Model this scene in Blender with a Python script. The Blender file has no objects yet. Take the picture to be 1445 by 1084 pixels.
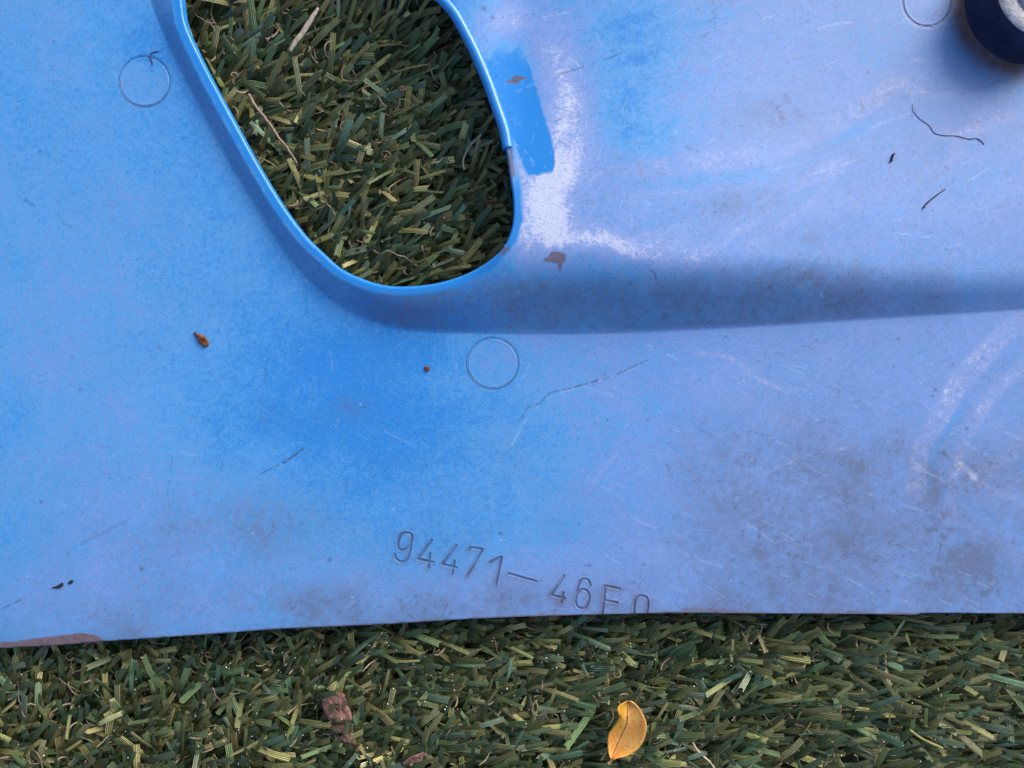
import bpy, math
import numpy as np
from mathutils import Vector
R = math.radians
scene = bpy.context.scene
C = scene.collection
rng = np.random.default_rng(7)

# ---------------------------------------------------------------- camera, sky, sun, exposure
S = 0.0002                      # metres per photograph pixel on the flat of the panel (z = 0)
D = 0.22                        # camera height above that flat
CX, CY = 722.5, 542.0
cam_d = bpy.data.cameras.new('camera'); cam = bpy.data.objects.new('camera', cam_d); C.objects.link(cam)
cam.location = (0, 0, D); cam.rotation_euler = (0, 0, 0)
cam_d.sensor_width = 36; cam_d.lens = 18 * D / (CX * S)
cam_d.clip_start = 0.005; cam_d.clip_end = 50
scene.camera = cam

SUN_AZ, SUN_EL = 42.0, 27.0     # east of north, elevation
world = bpy.data.worlds.new('World'); scene.world = world; world.use_nodes = True
wn = world.node_tree; bg = wn.nodes['Background']
sky = wn.nodes.new('ShaderNodeTexSky'); sky.sky_type = 'NISHITA'; sky.sun_disc = False
sky.sun_elevation = R(SUN_EL); sky.sun_rotation = R(SUN_AZ); sky.dust_density = 4.0; sky.air_density = 1.0; sky.ozone_density = 1.0
wn.links.new(sky.outputs[0], bg.inputs[0]); bg.inputs[1].default_value = 0.12
sd = bpy.data.lights.new('sun', 'SUN'); sun = bpy.data.objects.new('sun', sd); C.objects.link(sun)
sd.energy = 2.0; sd.angle = R(32); sd.color = (1.0, 0.95, 0.88)
sun.rotation_euler = (R(90 - SUN_EL), 0, R(180 - SUN_AZ)); sun.location = (0.3, 0.5, 0.5)
scene.render.engine = 'CYCLES'
scene.view_settings.view_transform = 'Standard'; scene.view_settings.look = 'None'
scene.view_settings.exposure = 0.55; scene.view_settings.gamma = 1.0

# ---------------------------------------------------------------- helpers
def W(px, py, z):
    """photograph pixel + height -> world point"""
    k = S * (D - z) / D
    return (px - CX) * k, (CY - py) * k

def tag(o, label=None, cat=None, group=None, kind=None):
    if label: o['label'] = label
    if cat: o['category'] = cat
    if group: o['group'] = group
    if kind: o['kind'] = kind
    return o

def empty(name, loc):
    o = bpy.data.objects.new(name, None); C.objects.link(o); o.location = loc; o.empty_display_size = 0.005
    return o

def mesh_obj(name, verts, quads, mat, parent=None, smooth=True, attrs=None, uv=None, tris=None):
    verts = np.asarray(verts, dtype=np.float32); quads = np.asarray(quads, dtype=np.int32).reshape(-1, 4)
    if parent is not None: verts = verts - np.array(parent.location, dtype=np.float32)
    me = bpy.data.meshes.new(name)
    nt = 0 if tris is None else len(tris)
    me.vertices.add(len(verts)); me.vertices.foreach_set('co', verts.ravel())
    loops = quads.ravel()
    if nt: loops = np.concatenate([loops, np.asarray(tris, dtype=np.int32).ravel()])
    me.loops.add(len(loops)); me.loops.foreach_set('vertex_index', loops)
    me.polygons.add(len(quads) + nt)
    st = np.concatenate([np.arange(len(quads)) * 4, len(quads) * 4 + np.arange(nt) * 3]).astype(np.int32)
    me.polygons.foreach_set('loop_start', st)
    me.update(calc_edges=True); me.validate()
    if smooth: me.polygons.foreach_set('use_smooth', np.ones(len(me.polygons), dtype=bool))
    for k, v in (attrs or {}).items():
        v = np.asarray(v, dtype=np.float32)
        if v.ndim == 1:
            a = me.attributes.new(k, 'FLOAT', 'POINT'); a.data.foreach_set('value', v)
        else:
            a = me.attributes.new(k, 'FLOAT_VECTOR', 'POINT'); a.data.foreach_set('vector', v.ravel())
    me.materials.append(mat)
    o = bpy.data.objects.new(name, me); C.objects.link(o)
    if parent is not None: o.parent = parent
    return o

def smooth01(x): x = np.clip(x, 0, 1); return x * x * (3 - 2 * x)

def vnoise(x, y, seed):
    """smooth value noise"""
    r = np.random.default_rng(seed); T = r.random((256, 256))
    xi = np.floor(x).astype(int); yi = np.floor(y).astype(int); fx = smooth01(x - xi); fy = smooth01(y - yi)
    a = T[xi % 256, yi % 256]; b = T[(xi + 1) % 256, yi % 256]; c = T[xi % 256, (yi + 1) % 256]; d = T[(xi + 1) % 256, (yi + 1) % 256]
    return (a * (1 - fx) + b * fx) * (1 - fy) + (c * (1 - fx) + d * fx) * fy

def fbm(x, y, scale, seed, octv=4):
    o = np.zeros_like(x); amp = 1.0; tot = 0
    for k in range(octv):
        o += amp * vnoise(x / scale * 2 ** k + 13.7 * k, y / scale * 2 ** k + 7.1 * k, seed + k); tot += amp; amp *= .55
    return o / tot * 2 - 1       # about -1..1

def catmull(pts, n=5, closed=False):
    p = np.array(pts, float); m = len(p); out = []
    rg = range(m) if closed else range(m - 1)
    for i in rg:
        if closed: a, b, c, d = p[i - 1], p[i], p[(i + 1) % m], p[(i + 2) % m]
        else: a, b, c, d = p[max(i - 1, 0)], p[i], p[i + 1], p[min(i + 2, m - 1)]
        for t in np.arange(n) / n:
            out.append(.5 * (2 * b + (c - a) * t + (2 * a - 5 * b + 4 * c - d) * t * t + (3 * b - a - 3 * c + d) * t ** 3))
    if not closed: out.append(p[-1])
    return np.array(out)

def seg_dist(x, y, poly, closed=False, want=False):
    """distance to a polyline; with want=True also nearest point, side sign and arc position"""
    n = len(poly); best = np.full(x.shape, 1e9)
    if want: nx = np.zeros_like(x); ny = np.zeros_like(x); sg = np.ones_like(x); ar = np.zeros_like(x)
    acc = 0.0
    for i in range(n if closed else n - 1):
        a = poly[i]; b = poly[(i + 1) % n]; d = b - a; L2 = d @ d
        if L2 == 0: continue
        t = np.clip(((x - a[0]) * d[0] + (y - a[1]) * d[1]) / L2, 0, 1)
        qx = a[0] + t * d[0]; qy = a[1] + t * d[1]
        dd = (x - qx) ** 2 + (y - qy) ** 2
        m = dd < best; best = np.where(m, dd, best)
        if want:
            nx = np.where(m, qx, nx); ny = np.where(m, qy, ny)
            s = np.sign(d[0] * (y - a[1]) - d[1] * (x - a[0])); sg = np.where(m, s, sg)
            ar = np.where(m, acc + t * math.sqrt(L2), ar)
        acc += math.sqrt(L2)
    if want: return np.sqrt(best), nx, ny, sg, ar
    return np.sqrt(best)

def inside(x, y, poly):
    c = np.zeros(x.shape, bool); n = len(poly)
    for i in range(n):
        x0, y0 = poly[i]; x1, y1 = poly[(i + 1) % n]
        if y0 == y1: continue
        m = ((y0 > y) != (y1 > y)) & (x < (x1 - x0) * (y - y0) / (y1 - y0) + x0); c ^= m
    return c

# ---------------------------------------------------------------- outlines of the panel, read in photograph pixels
HOLE = catmull([(257,0),(262,33),(276,66),(301,116),(332,173),(365,233),(399,289),(430,331),(455,356),(480,378),(510,393),
    (545,403),(582,404),(620,399),(655,388),(685,372),(706,354),(718,334),(724,310),(724,280),(720,250),(714,212),(706,182),
    (695,150),(683,117),(665,77),(650,45),(635,17),(617,-8),(585,-42),(530,-80),(460,-104),(385,-108),(318,-92),(272,-58),(256,-28)], 5, True)
FOOT = catmull([(196,-420),(196,-260),(198,-120),(204,-50),(213,0),(232,50),(252,93),(276,140),(306,196),(332,243),(365,292),(399,349),(430,388),(470,422),
    (512,448),(560,463),(610,469),(680,471),(760,472),(850,471),(950,467),(1100,459),(1250,449),(1445,437),(1650,424),(1900,405)], 4)
EDGE = catmull([(-420,955),(-200,932),(0,915),(75,911),(148,905),(285,896),(390,888),(480,884),(560,880),(648,874.5),(700,872),(765,869.5),(860,867),
    (960,865),(1080,866),(1200,866.5),(1290,867.5),(1310,865),(1445,866),(1650,868),(1900,872)], 3)
MARKS = [(204, 115, 36, 36), (695, 513, 36.5, 36), (1308, 2, 34.5, 36)]   # round moulding marks
BOSS = (1442, 8, 79)

zf = 3.6125
def ZN(*p): return np.array([(540 + a / zf, 730 + b / zf) for a, b in p])
NUM = [catmull(ZN((146,112),(148,95),(135,82),(110,80),(90,92),(77,130),(79,156),(95,168),(120,160),(138,140),(147,105)),3),
    catmull(ZN((147,100),(142,150),(128,205),(108,225),(85,225),(66,210),(62,188)),3),
    ZN((250,116),(176,212),(258,231)), ZN((240,186),(232,258)), ZN((375,143),(302,240),(376,258)), ZN((365,222),(353,288)),
    ZN((438,170),(446,155),(508,163),(470,232),(428,302)), ZN((540,234),(572,216),(605,203),(575,345)), ZN((642,288),(780,327)),
    ZN((925,298),(857,397),(928,414)), ZN((919,385),(910,437)),
    catmull(ZN((1058,345),(1045,320),(1015,318),(997,345),(986,400),(982,435),(1000,462),(1028,464),(1045,440),(1052,400),(1040,375),(1015,368),(992,388)),3),
    ZN((1133,350),(1127,420),(1117,494)), ZN((1133,350),(1208,366)), ZN((1128,424),(1195,436)),
    catmull(ZN((1280,496),(1283,435),(1295,408),(1320,400),(1345,412),(1352,440),(1345,496)),3)]

def sinterp(x, xp, fp):
    q = catmull(np.stack([xp, fp], 1), 8); return np.interp(x, q[:, 0], q[:, 1])
def smin(a, b, k): h = np.clip(.5 + .5 * (b - a) / k, 0, 1); return b * (1 - h) + a * h - k * h * (1 - h)

def surface(x, y, fine=True):
    """height (m) of the painted side of the panel at photograph pixel x, y"""
    d = seg_dist(x, y, HOLE, True); ins = inside(x, y, HOLE); d = np.where(ins, 0, d)
    s, _, _, sg, _ = seg_dist(x, y, FOOT, False, True); s = -s * sg      # > 0 on the raised side
    sp = np.maximum(s, 0)
    w = sinterp(x, [560, 640, 760, 850, 1000, 1100, 1250, 1445, 1850], [120, 84, 96, 100, 88, 80, 58, 46, 34])
    lip = np.interp(x, [400, 600], [14.5, 10.5])
    hw = sp + np.maximum(d - lip, 0)
    u = sp / np.maximum(smin(hw, w, 12), 1e-3)
    u = np.where(d <= lip, np.maximum(u, 1), u)
    uu = np.clip(u, 0, 1.25)
    p = np.where(uu < .5, uu, .5 + .75 * .5 * (2 * (uu - .5) / .75 - ((uu - .5) / .75) ** 2)) / (.5 + .375)
    nearh = np.exp(-(d / 45) ** 2) * smooth01((560 - x) / 160)
    p = p * (1 - nearh) + np.clip(u, 0, 1) * nearh
    H = sinterp(x, [200, 400, 500, 560, 700, 850, 1000, 1200, 1445, 1850], [2.9, 3.6, 5.3, 6.2, 8.2, 10.6, 9.8, 6.5, 3.8, 1.5]) * 1e-3
    far = np.maximum(sp - w, 0)
    fall = .5 + .5 * np.exp(-(far / 210) ** 2)
    z = H * p * np.where(x > 600, 1 - (1 - fall) * smooth01((x - 600) / 150), 1)
    z = z * np.where(s > 0, 1, 0)
    z += .9e-3 * np.exp(-d / 42) * smooth01((x - 640) / 60) * smooth01((395 - y) / 60)      # ridge added beside the opening, tilted to the light to brighten it
    z += .16e-3 * fbm(x, y, 260, 3, 2) + .03e-3 * fbm(x, y, 50, 9, 2)
    # fillet at the foot of the boss
    bd = np.hypot(x - BOSS[0], y - BOSS[1]) - BOSS[2]
    z += 1.2e-3 * np.exp(-np.maximum(bd, 0) / 9)
    # rolled edge round the opening
    r = 3.2; z -= .6e-3 * (1 - np.sqrt(np.clip(1 - np.clip(1 - d / r, 0, 1) ** 2, 0, 1)))
    return z, d, s

def groove(x, y):
    m = (x > 548) & (x < 925) & (y > 740) & (y < 880)
    g = np.zeros_like(x)
    if m.any():
        dd = np.full(m.sum(), 99.)
        for q in NUM: dd = np.minimum(dd, seg_dist(x[m], y[m], q))
        g[m] = dd
    g[~m] = 99
    return g

def stroke(A, x, y, pts, width, amp, soft=1.0, n=4, dash=None):
    """adds amp * mask of a painted or scratched line to A"""
    q = catmull(pts, n) if len(pts) > 2 else np.array(pts, float)
    pad = width + soft * 3 + 2
    m = (x > q[:, 0].min() - pad) & (x < q[:, 0].max() + pad) & (y > q[:, 1].min() - pad) & (y < q[:, 1].max() + pad)
    if not m.any(): return
    d, _, _, _, ar = seg_dist(x[m], y[m], q, False, True)
    L = np.hypot(*np.diff(q, axis=0).T).sum(); t = ar / L
    v = smooth01((width + soft - d) / (2 * soft)) * smooth01(np.minimum(t, 1 - t) / .12 + .25)
    if dash: v *= (vnoise(ar / dash, np.zeros_like(ar) + 3.3, int(q[0, 0]) % 97) > .42)
    A[m] += amp * v

def blob(x, y, cx, cy, rx, ry, rot=0):
    c, s_ = math.cos(R(rot)), math.sin(R(rot)); dx = x - cx; dy = y - cy
    return np.exp(-(((dx * c + dy * s_) / rx) ** 2 + ((-dx * s_ + dy * c) / ry) ** 2))

def paint(x, y, d, s):
    """wear and painted-light maps: chalk = oxidised paint and sky sheen painted by the opening, grime = grey-brown dirt and shade painted on the fold, dark = dark flecks and shade painted at the moulding marks, pale = pale scratches, bare = exposed primer, clean = glossy paint"""
    wx = x + 26 * fbm(x, y, 120, 21) + 6 * fbm(x, y, 22, 23, 3); wy = y + 26 * fbm(x, y, 120, 22) + 6 * fbm(x, y, 22, 24, 3)
    B = lambda *a: blob(wx, wy, *a)
    ch = .26 + .50 * smooth01((wx - 560) / 520)
    ch += .14 * B(120, 420, 190, 260) + .10 * B(60, 100, 120, 120) - .22 * B(470, 570, 130, 110) - .12 * B(620, 620, 110, 120)
    ch -= .15 * B(210, 60, 60, 70) + .12 * B(560, 500, 120, 30)
    ch += .22 * B(260, 740, 260, 70) + .34 * B(700, 840, 420, 60) + .26 * B(80, 860, 160, 70)
    ch += 1.0 * B(776, 275, 44, 80) + .45 * B(735, 30, 30, 26) + .3 * B(900, 358, 110, 12, 6) + .35 * B(735, 300, 20, 60) + .3 * B(720, 240, 12, 30) + .62 * B(800, 130, 40, 90, -12) + .35 * B(700, 30, 38, 26) + .35 * B(880, 345, 150, 24, 6)  # chalky paint, plus sky sheen painted beside the opening and along fold crest
    ch -= .42 * B(905, 70, 60, 95, -15) + .30 * B(870, 175, 45, 45) + .22 * B(930, 230, 50, 60) + .28 * B(1000, 20, 90, 40)
    ch += .10 * B(1040, 250, 190, 30, -14) + .12 * B(1390, 240, 120, 90) + .15 * B(1180, 120, 90, 60) + .22 * B(1390, 150, 60, 26)
    ch -= .32 * B(1250, 60, 70, 30) + .38 * np.exp(-(np.hypot(wx - BOSS[0], wy - BOSS[1]) - 112) ** 2 / 26 ** 2)
    ch += .16 * B(1010, 560, 60, 30) + .14 * B(1090, 600, 40, 26) + .14 * B(1180, 520, 30, 22) + .22 * B(1400, 590, 50, 34) + .2 * B(1380, 480, 70, 24, -40)
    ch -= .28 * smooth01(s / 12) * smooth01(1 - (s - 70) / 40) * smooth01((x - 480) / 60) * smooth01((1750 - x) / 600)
    ch += .15 * fbm(x, y, 150, 31) + (.10 + .04 * smooth01((x - 600) / 300)) * fbm(x, y, 34, 32) + (.08 + .05 * smooth01((x - 600) / 300)) * fbm(x, y, 9, 33, 3)
    streak = fbm(x * .86 + y * .5, (y * .86 - x * .5) * 7, 160, 35, 4)     # wiping direction, down to the right
    ch += .10 * streak * smooth01((x - 700) / 250) * smooth01((y - 430) / 120)
    st2 = fbm(x * .95 - y * .3, (y * .95 + x * .3) * 8, 200, 36, 4)        # wiping direction, up to the right
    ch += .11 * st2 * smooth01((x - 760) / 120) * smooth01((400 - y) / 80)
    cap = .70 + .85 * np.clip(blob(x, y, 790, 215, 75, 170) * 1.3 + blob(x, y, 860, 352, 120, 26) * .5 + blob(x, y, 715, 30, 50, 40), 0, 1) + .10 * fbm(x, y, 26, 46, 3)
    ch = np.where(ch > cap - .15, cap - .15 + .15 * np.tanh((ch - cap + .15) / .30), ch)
    P = [([(890,240),(1010,228),(1130,196),(1220,150),(1280,105)],14,.15,5), ([(880,262),(1010,256),(1140,222),(1235,165)],8,-.20,4),
         ([(960,380),(1040,320),(1120,262),(1210,222)],11,.14,4), ([(985,345),(1080,290),(1160,215)],5,-.16,6),
         ([(1050,350),(1130,300),(1180,240)],6,.12,6), ([(1290,720),(1300,640),(1340,560),(1400,490),(1460,440)],15,.20,8),
         ([(1310,690),(1325,625),(1370,560)],6,-.26,5), ([(1340,760),(1345,680),(1370,600),(1450,500)],9,.18,7),
         ([(1330,720),(1340,650),(1362,602)],5,-.2,5), ([(1370,680),(1410,650),(1460,610)],12,.18,8), ([(1350,650),(1400,690),(1460,705)],6,.2,5),
         ([(975,495),(1025,505),(1060,530),(1120,552),(1160,530)],4,.24,4), ([(1010,705),(1080,670),(1150,640),(1215,632)],2.2,.36,1.6),
         ([(832,690),(850,660),(872,630)],4,.25,4), ([(1300,180),(1360,190),(1440,160)],9,.18,8), ([(1250,100),(1300,130),(1350,135)],7,.16,7),
         ([(1430,120),(1380,165),(1330,240)],8,.12,7), ([(695,740),(692,690),(704,650),(722,610)],2.5,.15,2.5)]
    Q0 = ch.copy(); sw = fbm(x, y, 18, 47, 3); jx = x + 5 * fbm(x, y, 40, 48, 2); jy = y + 5 * fbm(x, y, 40, 49, 2)
    for q, w_, a, sf in P: stroke(ch, jx, jy, q, w_, a * (1.05 if w_ > 5.5 else .55), sf * .6)
    ch = Q0 + (ch - Q0) * np.where(ch > Q0, 1.55, 1.1) * (.8 + .6 * sw)
    ch += .10 * st2 * smooth01((x - 800) / 120) * smooth01((400 - y) / 80) + .11 * streak * smooth01((x - 750) / 200) * smooth01((y - 450) / 80)
    # clean rectangle where tape covered the paint
    tape = np.array([(676,66),(692,54),(706,44),(722,38),(735,64),(748,95),(758,128),(767,160),(776,190),(782,215),(783,232),(779,243),(762,246),(747,249),(738,236),(731,216),(724,196),(712,176),(700,140),(688,104)], float)
    tx = x + 1.6 * fbm(x, y, 6, 41, 3); ty = y + 1.6 * fbm(x, y, 6, 42, 3)
    m = (np.abs(x - 740) < 80) & (np.abs(y - 140) < 130); cl = np.zeros_like(x)
    dd = seg_dist(tx[m], ty[m], tape, True); di = np.where(inside(tx[m], ty[m], tape), dd, -dd); cl[m] = smooth01((di + 1.5) / 4) * smooth01((y[m] - 52 - 22 * fbm(x[m], y[m], 10, 44, 3) - .25 * (735 - x[m])) / 44) * (1 - .35 * smooth01((fbm(x[m], y[m], 8, 45, 3) - .25) / .3))
    rimclean = smooth01((14 + 3 * fbm(x, y, 14, 43, 2) - d) / 5) * smooth01((760 - x) / 20) * (1 - .9 * blob(x, y, 722, 235, 14, 26))
    rimclean *= np.where((x > 640) & (y < 60), .5, 1)
    ch = np.where(m, ch * (1 - cl) + .09 * cl, ch)
    ch = ch * (1 - .8 * rimclean)
    clean = np.maximum(cl, rimclean)
    # grime
    gr = .05 + .10 * smooth01((y - 560) / 300) + .09 * smooth01((x - 900) / 300) + .13 * smooth01((x - 900) / 200) * smooth01((y - 560) / 150)
    gr += .30 * np.exp(-np.abs(seg_dist(x, y, EDGE)) / 26) * (1 + fbm(x, y, 60, 57, 3)) * smooth01((1500 - x) / 500) + .26 * B(330, 740, 120, 40) * .9 + .20 * B(720, 850, 200, 26) + .22 * B(420, 845, 120, 22) + .16 * B(160, 880, 60, 20) + .10 * B(400, 575, 30, 26)
    gr += .18 * B(490, 572, 30, 14) + .22 * B(1180, 640, 120, 60) + .22 * B(1100, 760, 130, 60) + .32 * B(1350, 800, 50, 32) + .22 * B(1310, 690, 14, 40) + .22 * B(1400, 650, 60, 30) + .14 * B(1000, 660, 60, 60)
    gr += .16 * B(1080, 150, 60, 30) + .18 * B(1030, 290, 80, 20, -15) + .26 * B(1150, 332, 20, 14) + .10 * B(900, 280, 60, 60)
    gr += .34 * smooth01(s / 8) * smooth01(1 - (s - 62) / 40) * smooth01((x - 470) / 90) * (1 - smooth01((x - 1150) / 300)) * (1 - rimclean)  # painted shade: greys and darkens the slope of the fold
    gr *= 1 + .7 * fbm(x, y, 60, 51) + .5 * fbm(x, y, 8, 52, 3)
    gr += .62 * (B(1345, 800, 42, 30) + .8 * B(1318, 745, 24, 26) + .6 * B(1385, 838, 30, 14) + .7 * B(1335, 655, 14, 40, 15) + .5 * B(1372, 655, 18, 40) + .5 * B(1010, 773, 22, 8) + .4 * B(1030, 650, 26, 22) + .5 * B(1108, 150, 30, 16)) * smooth01((fbm(x, y, 11, 58, 4) - .02) / .28)
    gr *= 1.25; fl = fbm(x, y, 7, 54, 3); gr += .6 * smooth01((fl - .38) / .3) * np.clip(gr * 1.6, 0, 1)
    gr += .10 * streak * smooth01((x - 700) / 250) * smooth01((y - 500) / 120)
    gr *= (1 - .9 * cl)
    # brown halo round the foot of the boss
    bd = np.hypot(x - BOSS[0], y - BOSS[1]) - BOSS[2]
    boss_halo = np.exp(-(np.maximum(bd, -6) - 5) ** 2 / 22 ** 2) * (1 + .25 * fbm(x, y, 10, 56, 3)) * .95 * (bd < 80); boss_halo = boss_halo * 1.05
    # pale scratches, dark flecks
    JX = fbm(x, y, 7, 91, 2); JY = fbm(x, y, 7, 92, 2)
    pale = np.zeros_like(x); dark = np.zeros_like(x); bare = np.zeros_like(x)
    for q, w_, a in [([(725,202),(738,212),(748,222),(757,243)],.9,.8), ([(745,249),(763,246),(780,244)],1,.8), ([(727,130),(745,122),(757,118)],3,.22), ([(662,30),(676,64),(690,100)],1,.3),
        ([(1288,160),(1286,128)],1.4,.4), ([(1418,122),(1412,122),(1411,150)],1.2,.4), ([(1276,95),(1300,83),(1334,86)],2,.3),
        ([(245,633),(262,640),(280,645)],1.2,.4), ([(540,605),(560,618),(590,630)],1,.45), ([(720,632),(735,605),(745,588)],2.2,.4),
        ([(745,590),(775,562),(830,542),(880,525),(925,505)],2.2,.34), ([(1270,712),(1285,716),(1330,730)],1.5,.45), ([(1285,660),(1310,668),(1335,680)],1.4,.5),
        ([(835,130),(850,128),(870,132)],1.5,.4), ([(762,70),(775,72),(790,70)],3,.35), ([(800,80),(816,92),(820,110)],1.4,.5), ([(1000,262),(1030,268),(1060,262)],1.5,.3), ([(470,525),(466,500),(460,486)],2,.25), ([(700,330),(712,318),(722,300)],1,.3)]:
        stroke(pale, x + .9 * JX, y + .9 * JY, q, w_ * .7, a * .5, 1.2, dash=7)
    for q, w_, a, ds in [([(785,107),(810,99),(842,88),(880,74)],.8,.75,9), ([(364,672),(385,660),(400,652)],1,.8,3), ([(398,655),(412,645),(430,632)],1.6,.85,4),
        ([(26,277),(45,288),(64,300)],1.3,.7,6), ([(86,312),(107,324)],1,.5,5), ([(243,640),(240,672),(236,700)],.9,.4,8), ([(856,528),(835,540),(812,545)],.8,.6,5),
        ([(730,600),(745,575),(760,570),(775,556),(800,549),(835,540),(865,530),(900,515),(923,505)],.9,.8,4), ([(584,626),(596,632)],1,.6,5),
        ([(855,540),(852,575)],.1,0,1), ([(854,525),(854,535)],.8,.3,3), ([(374,540),(375,520),(380,502)],1,.45,4), ([(0,861),(18,852),(33,845)],1,.75,5),
        ([(783,170),(800,160)],.1,0,1), ([(784,171),(794,166)],1,.7,9), ([(832,165),(848,159)],1,.6,4), ([(916,382),(922,384),(928,400)],1.1,.8,4), ([(1354,150),(1370,172),(1386,190),(1400,205)],.9,.4,7),
        ([(1300,92),(1312,105),(1325,118)],.9,.4,6), ([(1328,762),(1325,790)],.8,.6,9), ([(1300,845),(1297,858)],.8,.5,9), ([(1420,235),(1422,250)],.8,.4,9), ([(180,735),(120,765),(92,785)],2.2,.22,8),
        ([(1260,320),(1262,330)],1.2,.5,4), ([(1332,236),(1340,238)],1.1,.6,9), ([(1005,20),(1010,12),(1008,36)],1,.5,4), ([(999,8),(1008,2)],1.5,.7,5), ([(995,35),(1012,22)],1,.5,3), ([(990,53),(1002,45)],2,.35,3),
        ([(968,205),(974,212)],1,.5,9), ([(1214,145),(1222,150)],1,.4,4), ([(1217,140),(1217,160)],1,.5,3), ([(840,500),(835,500)],1,.5,9)]:
        stroke(dark, x + .8 * JX, y + .8 * JY, q, w_ * .8, a * .9, .9, dash=ds)
    rs = np.random.default_rng(5)
    for k in range(420):
        if k < 210: cx, cy, an, L_ = rs.uniform(850, 1440), rs.uniform(480, 865), rs.normal(24, 7), rs.uniform(12, 60)
        elif k < 320: cx, cy, an, L_ = rs.uniform(770, 1440), rs.uniform(10, 380), rs.normal(-22, 16), rs.uniform(10, 80)
        elif k < 355: cx, cy, an, L_ = rs.uniform(780, 900), rs.uniform(40, 340), rs.normal(90, 20), rs.uniform(8, 30)
        else: cx, cy, an, L_ = rs.uniform(10, 760), rs.uniform(400, 870), rs.uniform(0, 180), rs.uniform(8, 50)
        dx, dy = math.cos(R(an)) * L_ / 2, math.sin(R(an)) * L_ / 2; bw = rs.normal(0, .06) * L_; isd = rs.random() < .42; a = rs.uniform(.12, .42) * (.6 if k >= 355 else 1); w_ = rs.uniform(.2, .7)
        stroke(dark if isd else pale, x, y, [(cx - dx, cy - dy), (cx - dy / L_ * bw, cy + dx / L_ * bw), (cx + dx, cy + dy)], w_, a, .8, dash=8)
    for (cx, cy, r_, a) in [(56,214,1.8,.9),(1140,20,1.2,.8),(225,490,2.4,.6),(113,550,2.2,.6),(58,708,2.2,.8),(602,520,2.6,.8),(857,593,1.6,.8),(815,618,1.5,.8),(944,662,1.6,.8),(706,753,3,.7),(832,798,2,.8),
        (1290,215,2,.6),(1225,102,2,.7),(1214,82,1.2,.7),(1153,115,1.2,.7),(898,92,1.4,.7),(955,105,1.2,.5),(832,240,1.4,.8),(798,241,1.2,.8),(1153,480,1.6,.8),(1268,478,2,.8),(1345,515,1.8,.7),(1320,550,2.4,.8),(1024,475,1.6,.7),
        (1316,558,2,.7),(1332,640,2,.8),(585,610,1.4,.6),(200,803,3,.7),(465,790,3,.6),(587,842,3,.5),(908,797,2,.7),(895,822,2,.6),(720,690,1.2,.4),(500,570,1.2,.4),(683,12,4,.7),(695,25,3.2,.7),(687,57,1.4,.6),(701,107,1.2,.8),(703,150,1.6,.5),(1364,605,2.2,.8),(1153,828,1.4,.8),(1258,205,1.2,.6),(1060,230,1.4,.5),(480,845,1.6,.4),(270,905,1.5,.4)]:
        dark += a * blob(x, y, cx, cy, r_, r_ * .8, 30)
    # many tiny specks
    rs = np.random.default_rng(77); vis = 900
    for k in range(vis):
        cx, cy = rs.uniform(-60, 1500), rs.uniform(-60, 880); a = rs.uniform(.15, .6); r_ = rs.uniform(.8, 1.5)
        IDX.append((cx, cy, r_, a, rs.random() < .14))
    for cx, cy, r_, a, isw in IDX:
        m2 = near(cx, cy, 5)
        if len(m2): (pale if isw else dark)[m2] += a * np.exp(-((x[m2] - cx) ** 2 + (y[m2] - cy) ** 2) / r_ ** 2)
    IDX.clear()
    # brown patches and bare edge
    def patch(poly, a, soft=1.2, jit=2.5):
        q = np.array(poly, float); m = (x > q[:, 0].min() - 9) & (x < q[:, 0].max() + 9) & (y > q[:, 1].min() - 9) & (y < q[:, 1].max() + 9)
        if not m.any(): return
        jx = x[m] + jit * fbm(x[m], y[m], 6, 61, 3); jy = y[m] + jit * fbm(x[m], y[m], 6, 62, 3)
        dd = seg_dist(jx, jy, q, True); di = np.where(inside(jx, jy, q), dd, -dd)
        bare[m] = np.maximum(bare[m], a * smooth01((di + soft) / (2 * soft)))
    patch([(767,367),(780,355),(796,358),(800,366),(794,372),(790,385),(786,372),(772,370)], .85)
    patch([(710,115),(722,112),(726,107),(734,108),(748,110),(734,113),(730,118),(718,117)], .9, .9, 1)
    patch([(704,362),(709,350),(719,346),(718,353),(712,358)], .8, 1.0, 2)
    patch([(-30,926),(-30,910),(0,907),(25,905),(50,901),(100,895),(115,893),(134,896),(144,901),(151,910),(80,922)], 1, 1, .6)
    patch([(955,868),(962,858),(985,857),(1010,860),(1040,862),(1050,868)], .55, 2, 3)
    patch([(718,206),(722,208),(724,222),(727,248),(722,252),(716,225)], .75, 1, 2)
    patch([(1192,868),(1196,861),(1203,861),(1206,868)], .8)
    patch([(755,870),(762,864),(772,866),(776,871)], .7)
    patch([(570,884),(590,877),(640,874),(645,878),(600,882)], .5)
    ed = seg_dist(x, y, EDGE); bare = np.maximum(bare, .8 * smooth01((2.4 + 1.8 * fbm(x, y, 40, 63, 3) - ed) / 1.5) * smooth01(fbm(x, y, 90, 64, 2) * 2 + 1.1))
    # engraved number: dirt sits in the strokes
    g = groove(x, y); dark += .95 * np.exp(-((g - 1.05) / .85) ** 2) * (.72 + .5 * fbm(x, y, 12, 71, 3)); gr += .30 * np.exp(-(g / 5) ** 2) * (1 + fbm(x, y, 8, 72, 3))
    for cx, cy, rx, ry in MARKS:
        q = np.hypot((x - cx) / rx, (y - cy) / ry) * rx - rx
        an = np.arctan2(y - cy, x - cx)
        dark += .80 * np.exp(-((q - .3) / 1.15) ** 2) * (.45 + .55 * smooth01((np.sin(an) + .5 - .35 * np.cos(an)) / 1.2))  # groove dirt, heavier at lower left as painted shade
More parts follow.
